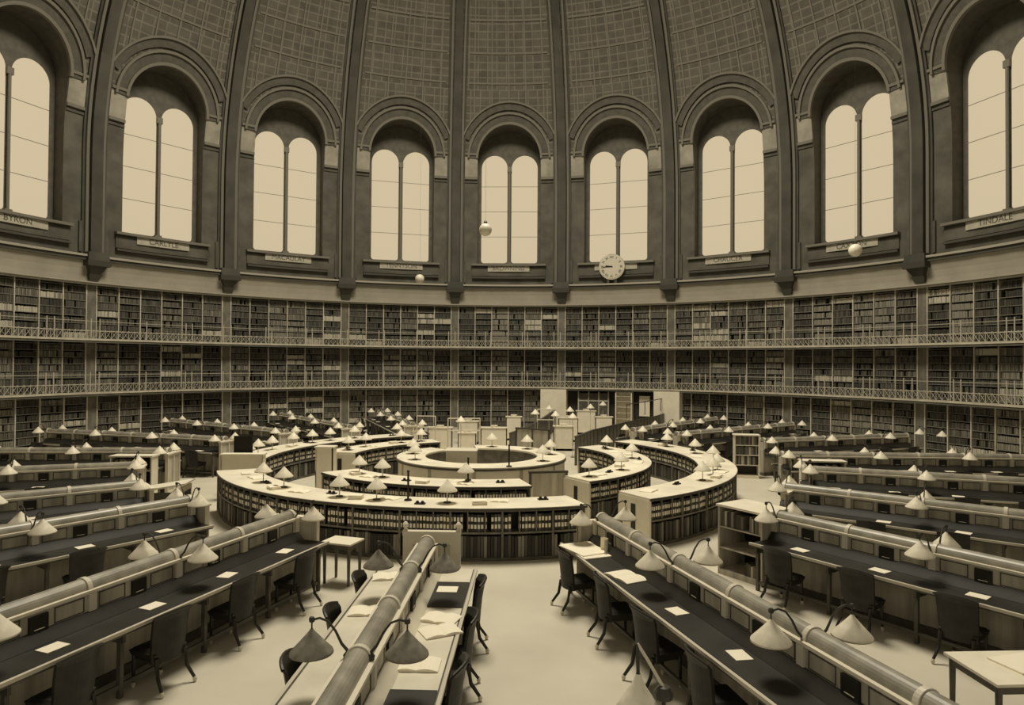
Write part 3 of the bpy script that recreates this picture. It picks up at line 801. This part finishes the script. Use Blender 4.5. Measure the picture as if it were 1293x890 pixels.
# staff passage screens from the centre to the far door
pR = [(3.3, 5.6), (4.2, 8.3), (6.2, 12.4), (8.6, 17.0), (9.6, 19.6)]
for i in range(len(pR) - 1): screen(pR[i], pR[i + 1], 1.1, m_ringw, 'dark low passage screen on the right, %s length from the centre' % ORD[i], 'passage_screen')
pL = [(.7, 6.2), (1.3, 8.6), (2.0, 13.0), (2.6, 17.5), (2.9, 20.0)]
for i in range(len(pL) - 1): screen(pL[i], pL[i + 1], 1.15, m_ringw, 'low passage screen on the left, %s length from the centre' % ORD[i], 'passage_screen')
e = empty('passage_railing', (6.2, 12.4, 0)); b = MB(); q0, q1 = Vector((0, 0, 0)), Vector((3.4, 7.2, 0))
for t in (0, .2, .4, .6, .8, 1): b.tube([q0.lerp(q1, t) + Vector((0, 0, 1.3)), q0.lerp(q1, t) + Vector((0, 0, 2.0))], .02, m_arm, 6)
b.tube([q0 + Vector((0, 0, 2.0)), q1 + Vector((0, 0, 2.0))], .025, m_arm, 6)
b.build('rail', e); tag(e, 'thin dark railing above the right passage screen near the far door', 'railing')
# pale cabinets and boxes inside the passage and beyond the rings
def cabinet(x, y, w, d, h, rz, lab, m=m_white, name='cabinet', shelves=True, cat='cabinet'):
    e = empty(name, (x, y, 0), rz); t = .035
    b = MB(); b.box(-w / 2, -w / 2 + t, -d / 2, d / 2, 0, h, m); b.box(w / 2 - t, w / 2, -d / 2, d / 2, 0, h, m); b.box(-w / 2, w / 2, d / 2 - t, d / 2, 0, h, m); b.box(-w / 2, w / 2, -d / 2, d / 2, 0, .1, m); b.build('body', e)
    b = MB(); b.box(-w / 2 - .03, w / 2 + .03, -d / 2 - .03, d / 2 + .03, h, h + .04, m_white); b.build('top', e)
    b = MB(); b.box(-w / 2 + t, w / 2 - t, d / 2 - t - .01, d / 2 - t, .1, h, m_ringd); b.build('back_panel', e)
    zs = []
    if shelves:
        n = max(1, int(h / .36))
        for i in range(1, n): zs.append(.1 + (h - .1) * i / n); b = MB(); b.box(-w / 2 + t, w / 2 - t, -d / 2 + .01, d / 2 - t, zs[-1], zs[-1] + .025, m); b.build('shelf', e)
    tag(e, lab, cat); return e, zs
nb = [0]; FC_ = {}
def fill(e, w, d, z, h, lab, lo=None, hi=None):
    x = (-w / 2 + .05) if lo is None else lo; xe = (w / 2 - .05) if hi is None else hi
    fl = FC_.setdefault(lab, [0])
    while x < xe - .04:
        t = rnd.uniform(.03, .06); hh = h * rnd.uniform(.75, .95)
        o = MB().box(-t / 2 + .002, t / 2 - .002, 0, .18, 0, hh, rnd.choice(BK[:5] + [BK[5]])).build('book')
        o.matrix_world = e.matrix_basis @ Matrix.Translation((x + t / 2, -d / 2 + .03, z)); nb[0] += 1
        fl[0] += 1; tag(o, lab + ', %s from left' % ordn(fl[0]), 'book', lab); x += t
def mw(loc, rz): return Matrix.Translation(loc) @ Matrix.Rotation(rz, 4, 'Z')
# near bookcase closing the second right row
def bookcase_at(a, rr, w, h, lab, toward, name='low_bookcase', d=.34, nbk=True):
    p = pol(rr, a); e, zs = cabinet(p.x, p.y, w, d, h, toward, lab, name=name, cat='bookcase')
    return e, zs

def rowM(a, rr, y=0, z=0, rot=0): return mw(pol(rr, a) + Vector((math.sin(rad(a - 90)) * -y, math.cos(rad(a - 90)) * y, z)), rad(a - 90) + rot)
def place(e, M): e.matrix_basis = M; e.location = M.to_translation(); e.rotation_euler = M.to_euler()
e, zs = cabinet(0, 0, 1.0, .8, 1.30, 0, 'pale open bookcase closing the inner end of the second desk row on the right', m=m_wood, name='low_bookcase', cat='bookcase')
place(e, rowM(35.2, 10.1))
fill(e, 1.0, .8, zs[1] + .03, .33, 'book on top shelf of pale bookcase at the second right row', -.42, .1)
fill(e, 1.0, .8, zs[1] + .03, .33, 'book on top shelf of pale bookcase at the second right row', .2, .45)
fill(e, 1.0, .8, .1, .26, 'book on bottom shelf of pale bookcase at the second right row', .1, .45)
e, zs = cabinet(0, 0, .85, .4, 1.5, 0, 'tall white bookcase with books standing beyond the ring on the right', name='tall_bookcase', cat='bookcase')
place(e, mw((9.2, 3.2, 0), rad(-8)))
for z_i, z in enumerate(zs[:3]): fill(e, .85, .4, z + .03, .34, 'book on %s shelf up of tall white bookcase beyond the ring' % ORD[z_i])
e, zs = cabinet(0, 0, 1.15, .4, 1.3, 0, 'low white bookcase standing between desk rows on the left', name='low_bookcase', cat='bookcase')
place(e, mw((-9.7, -2.35, 0), rad(4))); fill(e, 1.15, .4, zs[-1] + .03, .34, 'book on the upper shelf of the low white bookcase at left', -.5, .05)
e, zs = cabinet(0, 0, 1.15, .4, 1.3, 0, 'low white bookcase standing between desk rows on the right', name='low_bookcase', cat='bookcase')
place(e, mw((9.8, -1.8, 0), rad(-4))); fill(e, 1.15, .4, zs[-1] + .03, .34, 'book on the upper shelf of the low white bookcase at right', -.5, .4)

# sloping reading stand at left
e = empty('reading_stand', (-7.6, -4.6, 0), rad(10)); b = MB()
vs = [(-.55, -.35, 0), (.55, -.35, 0), (.55, .35, 0), (-.55, .35, 0), (-.55, -.35, .78), (.55, -.35, .95), (.55, .35, .95), (-.55, .35, .78)]
b.box(.47, .55, -.35, .35, 0, .9, m_white); b.box(-.55, -.47, -.35, .35, 0, .75, m_woodd); b.box(-.5, .5, -.02, .02, .2, .72, m_woodd); b.build('frame', e)
b = MB(); b.add([(-.62, -.4, .78), (.62, -.4, .97), (.62, .4, .97), (-.62, .4, .78), (-.62, -.4, .82), (.62, -.4, 1.01), (.62, .4, 1.01), (-.62, .4, .82)], [(3, 2, 1, 0), (4, 5, 6, 7), (0, 1, 5, 4), (1, 2, 6, 5), (2, 3, 7, 6), (3, 0, 4, 7)], m_white); b.build('sloping_top', e)
b = MB(); b.box(.55, .56, -.24, .24, .2, .78, m_ringd); b.build('side_panel', e)
tag(e, 'small white-topped reading stand with dark side panel at the inner aisle, left', 'stand')

def side_table(x, y, rz, w, d, h, lab, m=m_white):
    e = empty('side_table', (x, y, 0), rz); b = MB(); b.box(-w / 2, w / 2, -d / 2, d / 2, h - .03, h, m); b.build('top', e)
    b = MB(); b.box(-w / 2 + .04, w / 2 - .04, -d / 2 + .04, d / 2 - .04, h - .12, h - .03, m_woodd); b.build('apron', e)
    for sx in (-1, 1):
        for sy in (-1, 1): b = MB(); b.tube([(sx * (w / 2 - .06), sy * (d / 2 - .06), h - .05), (sx * (w / 2 - .06), sy * (d / 2 - .06), 0)], [.035, .025], m_woodd, 8); b.build('leg', e)
    tag(e, lab, 'table'); return e
side_table(7.12, -13.85, rad(5), 1.6, .8, .8, 'small pale-topped table at the bottom right corner')
o = MB().box(-.3, .3, -.2, .2, 0, .02, m_paper).build('open_folio'); o.location = (7.0, -13.8, .80); o.rotation_euler.z = .3; tag(o, 'large pale folio lying on the small table at bottom right', 'book')
p_ = pol(9.25, -16.4) + Vector((.75, .1, 0)); side_table(p_.x, p_.y - .2, rad(-16.4), .62, .5, .76, 'small pale-topped side table at the inner end of the first left row')

def open_book(loc, rz, lab, s=1.):
    e = empty('open_book', loc, rz)
    for q in (-1, 1):
        b = MB(); vs = []; n = 5
        for i in range(n + 1):
            x = q * .19 * s * i / n; z = .012 + .022 * math.sin(PI * min(1, i / n * .9 + .1))
            vs += [(x, -.13 * s, 0), (x, .13 * s, 0), (x, .13 * s, z), (x, -.13 * s, z)]
        fs = [(0, 1, 2, 3), tuple(4 * n + k for k in (3, 2, 1, 0))] + [(4 * i + k, 4 * i + 4 + k, 4 * i + 4 + (k + 1) % 4, 4 * i + (k + 1) % 4) for i in range(n) for k in range(4)]
        b.add(vs, fs, m_paper); b.build('page_block', e)
    tag(e, lab, 'book', 'open books lying about'); return e
def pile(loc, rz, lab, n=3, w=.3, d=.22):
    e = empty('paper_stack', loc, rz)
    for i in range(n): b = MB(); b.box(-w / 2, w / 2, -d / 2, d / 2, i * .018, i * .018 + .015, m_paper, Matrix.Rotation(.12 * (i % 3 - 1), 4, 'Z')); b.build('sheaf', e)
    tag(e, lab, 'paper', 'paper stacks on the counters'); return e
# big white sheets at the inner end of the first right row
M = rowM(17.4, 10.1, -.46, TZ + .003, .1); e = empty('folio_sheets'); place(e, M)
b = MB(); b.box(-.45, .5, -.33, .26, 0, .02, m_paper); b.build('sheet', e)
b = MB(); b.box(-.4, .35, -.35, .2, .02, .035, m_paper, Matrix.Rotation(.12, 4, 'Z')); b.build('sheet', e)
b = MB(); vs = []
for i in range(9): t = PI * .9 * i / 8; vs += [(.22 + .1 * math.cos(t), .12 + .12 * math.sin(t), .03), (.22 + .1 * math.cos(t), .12 + .12 * math.sin(t), .24)]
b.add(vs, [(2 * i, 2 * i + 2, 2 * i + 3, 2 * i + 1) for i in range(8)], m_paper); b.build('curled_sheet', e)
tag(e, 'large white sheets with one curled page on the inner end of the first right row', 'paper')
o = open_book(rowM(17.4, 11.6, -.48, TZ + .004).to_translation(), rad(-60), 'open book with pale pages on the first right row', 1.5)
for rr, y, w_, lab in ((12.1, .43, 1.0, 'dark writing mat with white card on the right side of the central desk'), (15.2, .43, .7, 'dark writing mat near the bottom edge on the right side of the central desk')):
    o = MB().box(-w_ / 2, w_ / 2, -.22, .24, 0, .012, m_leather).build('writing_mat'); place(o, rowM(0, rr, y + .05, TZ + .003)); tag(o, lab, 'mat')
o = MB().box(-.12, .12, -.14, .14, 0, .01, m_paper).build('index_card'); place(o, rowM(0, 11.95, .45, TZ + .016)); tag(o, 'white card lying on the dark mat of the central desk', 'paper')
for i, (rr, y, rot) in enumerate(((11.4, -.45, .2), (13.0, .45, -.3), (13.4, .5, .5), (14.3, .4, 0), (12.8, -.42, .1))):
    o = open_book(rowM(0, rr, y * 1.1, TZ + .003).to_translation(), rot, 'open book on the %s side of the central desk, %s from the far end' % ('left' if y < 0 else 'right', ORD[i]), 1.2)

# lamps standing on the counters and in the passage
def stand_lamp(h):
    e = empty('standing_lamp'); b = MB(); b.lathe([(.001, .03), (.08, .025), (.085, 0)], m_arm, n=12); b.build('base', e)
    b = MB(); b.tube([(0, 0, .01), (0, 0, h + .08)], .012, m_upright, 6); b.build('pole', e)
    b = MB(); b.lathe([(.012, .16), (.03, .135), (.11, .045), (.21, -.06), (.215, -.08), (.2, -.07), (.105, .03), (.025, .12)], m_shade, (0, 0, h), 20); b.build('shade', e, True); return e
SL = {}
def put_stand(h, x, y, z, lab, grp):
    k = round(h, 2)
    if k in SL: o = copy_tree(SL[k])
    else: o = stand_lamp(h); SL[k] = o
    kids(SL[k]); o.location = (x, y, z); tag(o, lab, 'lamp', grp)
outer = [(7.0, -36.9), (7.0, -45), (7.1, -21.5), (7.1, -14), (7.1, -1.4), (7.1, 56.6), (7.1, 64.5), (7.1, 86.3), (7.1, 72), (7.1, 101), (7.1, 116), (7.1, 213), (7.1, 228), (7.1, 237), (7.1, 244), (7.1, 252), (7.1, 262), (7.1, 270), (7.1, 277)]
for i, (q, a) in enumerate(outer):
    p = pol(q, a); put_stand(.33, p.x, p.y, RT, 'cone-shaded lamp standing on the outer catalogue counter, %s' % (
        'near part, %s from the left' % ORD[[1, 0, 2, 3, 4][i]] if i < 5 else ('right part, %s from the open gap' % ORD[[0, 1, 3, 2, 4, 5][i - 5]] if i < 11 else 'far left part, %s from the staff passage' % ORD[i - 11])), 'lamps on the outer counter')
mid = [(4.6, -40), (4.6, -29), (4.6, -.4), (4.7, 41), (4.7, 60), (4.7, 90), (4.7, 118), (4.7, 213), (4.7, 223), (4.7, 243), (4.7, 255)]
for i, (q, a) in enumerate(mid):
    p = pol(q, a); put_stand(.33, p.x, p.y, RT, 'cone-shaded lamp standing on the middle ring counter, %s' % (
        'near part, %s from the left' % ORD[i] if i < 3 else ('right part, %s from the open gap' % ORD[i - 3] if i < 7 else 'far left part, %s from the passage' % ORD[i - 7])), 'lamps on the middle counter')
for i, a in enumerate((-95, -60, 60, 100, 140, 175)):
    p = pol(2.2, a); put_stand(.33, p.x, p.y, CZ, 'cone-shaded lamp on the central round counter, %s clockwise from the left' % ORD[i], 'lamps on the central counter')
for i, (x, y) in enumerate(((1.0, 7.4), (1.7, 10.0), (2.6, 9.0), (3.3, 7.9), (2.4, 13.0), (3.4, 12.0), (4.6, 14.5), (5.5, 17.0), (-1.0, 10.5), (.3, 13.5), (1.2, 16.5))):
    if x > 1.1 and i < 8: put_stand(1.75, x, y, 0, 'cone-shaded lamp on a tall pole in the far passage, %s from the centre' % ORD[i], 'pole lamps in the passage')
for i, (x, y) in enumerate(((-2.54, 4.0 + .4), (.1, 3.9))): pass
# things on the counters
k_ = 0
for nm, q, lo, hi, n in (('near counter', 7.1, -60, 19, 12), ('outer right counter', 7.1, 36, 130, 10), ('far left counter', 7.1, 212, 276, 7), ('near middle counter', 4.7, -46, 14, 6), ('right middle counter', 4.7, 39, 126, 8), ('left middle counter', 4.7, 209, 258, 4)):
    for i in range(n):
        a = lo + (hi - lo) * (i + .5 + rnd.uniform(-.25, .25)) / n; p = pol(q + rnd.uniform(-.25, .25), a, RT); kk = (i + k_) % 3
        lab = '%s, %s from its %s end' % (nm, ORD[i], 'left' if hi < 200 and lo < 0 else 'gap' if lo < 100 else 'passage')
        if kk == 0: pile(p, rad(a) + rnd.uniform(-.3, .3), 'stack of white paper on the ' + lab, rnd.choice([2, 4, 5]))
        elif kk == 1: open_book(p, rad(a) + rnd.uniform(-.4, .4), 'open book on the ' + lab, rnd.uniform(.9, 1.3))
        else:
            e = empty('inkstand', p, rad(a)); b = MB(); b.box(-.11, .11, -.06, .06, 0, .025, m_plate); b.build('tray', e)
            for s in (-1, 1): b = MB(); b.lathe([(.03, .02), (.035, .05), (.02, .07), (.001, .07)], m_black, (s * .055, 0, 0), 10); b.build('inkwell', e)
            tag(e, 'dark inkstand on the ' + lab, 'inkstand')
    k_ += 1
def post(x, y, z, h, lab):
    e = empty('notice_post', (x, y, z)); b = MB(); b.lathe([(.001, .04), (.07, .03), (.09, 0)], m_black, n=12); b.build('base', e)
    b = MB(); b.tube([(0, 0, .02), (0, 0, h)], .022, m_black, 8); b.lathe([(.001, .03), (.03, .015), (.03, -.015), (.001, -.03)], m_black, (0, 0, h), 8); b.build('pole', e); tag(e, lab, 'post')
for x, y, h, lab in ((-1.04, -6.9, .62, 'black upright post on a round foot, on the near counter left of centre'), (-.0, -4.35, .55, 'black upright post on the near middle counter'), (.95, -2.3, .6, 'black upright post on the central counter rim')):
    q = math.hypot(x, y); post(x, y, CZ if q < 3 else RT, h, lab)
# framed notice on a thin stand behind the left end of the near counter
e = empty('notice_stand', (-7.0, -1.35, 0)); b = MB(); b.tube([(0, 0, 0), (0, 0, 1.4)], .015, m_black, 8); b.lathe([(.001, .03), (.16, .02), (.17, 0)], m_black, n=12); b.build('pole', e)
b = MB(); b.box(-.28, .28, -.02, .02, 1.3, 1.8, m_plate); b.build('board', e); tag(e, 'dark notice board on a thin stand beside the left gap of the rings', 'notice board')
# tall white end cabinets at the left gap
e, _ = cabinet(-6.8, -1.8, 1.2, .28, 1.3, rad(4), 'tall white cabinet standing in the left gap between curved counters', shelves=False); e.rotation_euler.z = rad(184)
e, _ = cabinet(-4.85, -.25, .55, .4, 1.35, 0, 'narrow white cabinet near the left end of the middle counter', shelves=False); e.rotation_euler.z = rad(180)
far = [(-3.9, 8.9, .9, .95), (-2.6, 9.5, 1.1, 1.05), (-1.3, 8.8, .8, .9), (-.2, 10.2, 1.2, 1.0), (-1.6, 12.4, 1.0, 1.1), (.6, 14.2, .8, 1.2), (3.0, 10.2, .9, 1.1), (3.4, 13.8, 1.0, 1.2), (5.3, 14.6, .9, 1.2), (4.6, 17.6, 1.1, 1.3)]
for i, (x, y, w_, h) in enumerate(far):
    sd = 'left' if x < 1 else 'right'; n_ = sum(1 for q in far[:i + 1] if (q[0] < 1) == (x < 1))
    cabinet(x, y, w_, .4, h, PI, 'white cabinet beyond the central counter, %s side group, %s from the left' % (sd, ORD[n_ - 1]), name='cabinet', shelves=False)
    pile(Vector((x, y, h + .04)), rnd.uniform(-.3, .3), 'stack of white paper on the %s cabinet of the %s far group' % (ORD[n_ - 1], sd), 5)
def frame_stand(x, y, w_, h, rz, lab):
    e = empty('open_frame_stand', (x, y, 0), rz)
    for sx in (-1, 1):
        b = MB(); b.tube([(sx * w_ / 2, 0, 0), (sx * w_ / 2, 0, h)], .025, m_stile, 8); b.build('post', e)
    for z in (h, h * .72):
        b = MB(); b.tube([(-w_ / 2, 0, z), (w_ / 2, 0, z)], .022, m_stile, 8); b.build('rail', e)
    tag(e, lab, 'stand')
for x, y, w_, h, rz, lab in ((-1.2, 6.3, 1.3, 1.75, .1, 'pale open rail frame standing behind the central counter, left'), (-3.0, 7.9, .8, 1.7, .0, 'narrow pale open rail frame beyond the far left counter'), (2.2, 11.4, .8, 1.8, 0, 'tall pale open rail frame in the far passage')): frame_stand(x, y, w_, h, rz, lab)
put_stand(1.75, -1.25, 5.6, 0, 'cone-shaded lamp on a tall pole behind the central counter, left', 'pole lamps in the passage')
# standing lamp near the bottom edge
e = empty('floor_lamp', (2.68, -15.95, 0)); b = MB(); b.lathe([(.001, .05), (.16, .03), (.18, 0)], m_arm, n=16); b.build('base', e)
b = MB(); b.tube([(0, 0, .03), (0, 0, 1.42)], .016, m_arm, 8); b.lathe([(.07, -.04), (.08, 0), (.05, .05), (.001, .06)], m_arm, (0, 0, 1.42), 12); b.build('pole', e)
b = MB(); b.tube([(0, 0, 1.46), (-.12, .04, 1.66), (-.2, .06, 1.78)], .014, m_collar, 8); b.tube([(-.2, .06, 1.78), (-.2, .02, 1.54)], .014, m_arm, 8); b.build('arm', e)
b = MB(); b.lathe([(.02, .16), (.05, .08), (.13, -.04), (.19, -.14), (.185, -.16), (.175, -.14), (.08, .0)], m_shade, (-.2, .02, 1.40), 24); b.build('shade', e, True)
tag(e, 'cone-shaded lamp with angled arm cut off by the bottom edge', 'lamp')
